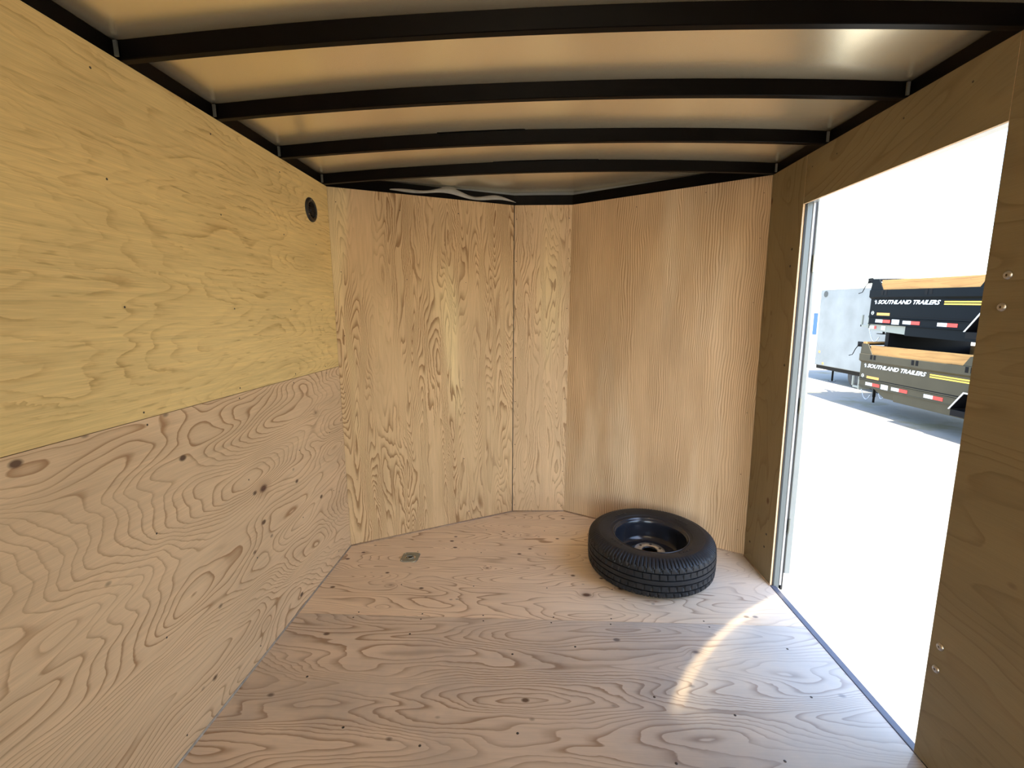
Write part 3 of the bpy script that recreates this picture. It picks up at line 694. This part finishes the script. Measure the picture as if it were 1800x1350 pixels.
    bm = bmesh.new(); box(bm, Wt / 2 - .045, Wt / 2 + .045, .95, 1.30, .13, .20); box(bm, Wt / 2 - .05, Wt / 2 + .05, 1.25, 1.36, .10, .21); part('coupler', bm, M['trim'])
    bm = bmesh.new(); tube(bm, [(Wt / 2 + .0, .80, -.24 if lower else -.05), (Wt / 2 + .0, .80, .62)], .035, 14); tube(bm, [(Wt / 2, .80, -.44 if lower else -.1), (Wt / 2, .80, .2)], .026, 12)
    box(bm, Wt / 2 - .1, Wt / 2 + .1, .70, .90, (-.452 if lower else -.11), (-.435 if lower else -.095)); jk = part('jack', bm, M['steel'], bev=0)
    bm = bmesh.new(); tube(bm, [(Wt / 2, .80, .60), (Wt / 2 - .18, .80, .60), (Wt / 2 - .18, .80, .68)], .012, 8); part('crank_handle', bm, M['trim'], jk, 0)
    for cx_ in (.78, 1.22):
        bm = bmesh.new(); tube(bm, [Vector((cx_ + (Wt / 2 - cx_) * k / 27 * .2 + .008 * (k % 2), 1.05 - .35 * k / 27, .12 - .42 * math.sin(k / 27 * PI * .75))) for k in range(28)], .011, 7)
        part('safety_chain', bm, M['trim'], bev=0)
    bm = bmesh.new(); box(bm, .55, 1.45, .12, .52, .26, .62); tb = part('toolbox', bm, paint, bev=.01)
    bm = bmesh.new(); box(bm, .55 - .01, 1.46, .11, .53, .60, .635); part('toolbox_lid', bm, M['trim'] if not lower else paint, tb, .004)
    return root
lo_t = dump_trailer(M['olive'], True); lo_t.location = (9.0, 11.20, -.512)
tag(lo_t, 'lower black dump trailer of the stack, standing on the yard', 'trailer', 'stacked dump trailers in the yard')
up_t = dump_trailer(M['navy'], False); up_t.location = (9.0, 11.12, .965); up_t.rotation_euler = (math.radians(1.6), 0, 0)
tag(up_t, 'upper black dump trailer of the stack, resting on the lower one', 'trailer', 'stacked dump trailers in the yard')
for y, lb in ((10.62, 'timber block under the front of the upper dump trailer'), (7.4, 'timber block under the rear of the upper dump trailer')):
    zf = .965 + (y - 11.12) * math.tan(math.radians(1.6)) + (.09 if y > 10.1 else 0)
    bm = bmesh.new(); box(bm, 9.12, 10.9, y - .05, y + .05, -.512 + .401, zf - .012)
    grain_uv(bm, (0, 0, 1), (1, 0, 0)); o = obj('timber_block', bm, M['inside']); tag(o, lb.replace('timber block', 'dark steel stand'), 'stand', 'stands between the stacked trailers'); o.name = 'stacking_stand'
bm = bmesh.new(); box(bm, 8.97, 10.6, 11.02, 11.12, .7045, .745); grain_uv(bm, (0, 1, 0), (1, 0, 0)); o = obj('plank', bm, M['board']); tag(o, 'thin brown plank lying across the front of the lower dump trailer', 'plank')

# ------------------------------------------------------------------ white enclosed trailer behind them
et = empty('enclosed_trailer', (11, 12.2, ZG)); tag(et, 'white enclosed trailer parked beyond the stacked dump trailers', 'trailer')
bm = bmesh.new(); prism(bm, [(0, 0, .52), (0, 4.10, .52), (0, 4.12, 3.10), (0, 0, 3.02)], (2.3, 0, 0)); weighted(obj('body', bm, M['skin2'], et), .03, 3)
bm = bmesh.new(); prism(bm, [(-.004, 4.125, .50), (-.004, 4.125, 3.11), (-.004, 4.06, 3.11), (-.004, 4.06, .50)], (.01, 0, 0)); obj('corner_trim', bm, M['alu'], et)
bm = bmesh.new(); prism(bm, [(-.008, 0, 3.04), (-.008, 4.12, 3.12), (-.008, 4.12, 3.07), (-.008, 0, 2.99)], (.012, 0, 0)); obj('roof_trim', bm, M['alu'], et)
bm = bmesh.new(); box(bm, .05, 2.2, 0, 4.05, .40, .52); obj('chassis', bm, M['steel'], et)
bm = bmesh.new(); lathe(bm, [(0, .01), (.06, .008), (.10, 0)], 28, 'X'); q = obj('round_vent', bm, M['plastic'], et); q.location = (-.012, 3.80, 2.93)
for (y, z, s) in ((3.86, .98, .035), (3.62, .60, .035)):
    bm = bmesh.new(); box(bm, -.012, .0, y - s, y + s, z - s, z + s); obj('marker_light', bm, M['orange'], et)
bm = bmesh.new(); tube(bm, [(.35, 3.6, .004), (.35, 3.6, .42)], .03, 10); box(bm, .27, .43, 3.52, 3.68, 0, .012); obj('stabilizer_jack', bm, M['steel'], et)
for y in (1.2, 2.1):
    bm = bmesh.new(); lathe(bm, [(.0, .02), (.2, 0), (.34, .01), (.36, .05), (.36, .18), (.34, .22), (0, .22)], 36, 'X'); q = obj('wheel', bm, M['rubber'], et); q.location = (.06, y, .362)

# ------------------------------------------------------------------ small blue cabin far off
bc = empty('portable_toilet', (30.0, 47.4, ZG)); tag(bc, 'small blue cabin far off beside the white enclosed trailer', 'cabin')
bm = bmesh.new(); box(bm, -.6, .6, -.6, .6, 0, 2.15); obj('walls', bm, M['blue'], bc)
for k in range(4):
    bm = bmesh.new(); box(bm, -.61 + .1 + k * .3, -.61 + .14 + k * .3, -.62, -.6, .1, 2.05); obj('rib', bm, M['white'], bc)
bm = bmesh.new(); box(bm, -.66, .66, -.66, .66, 2.15, 2.4); weighted(obj('roof', bm, M['white'], bc), .06)
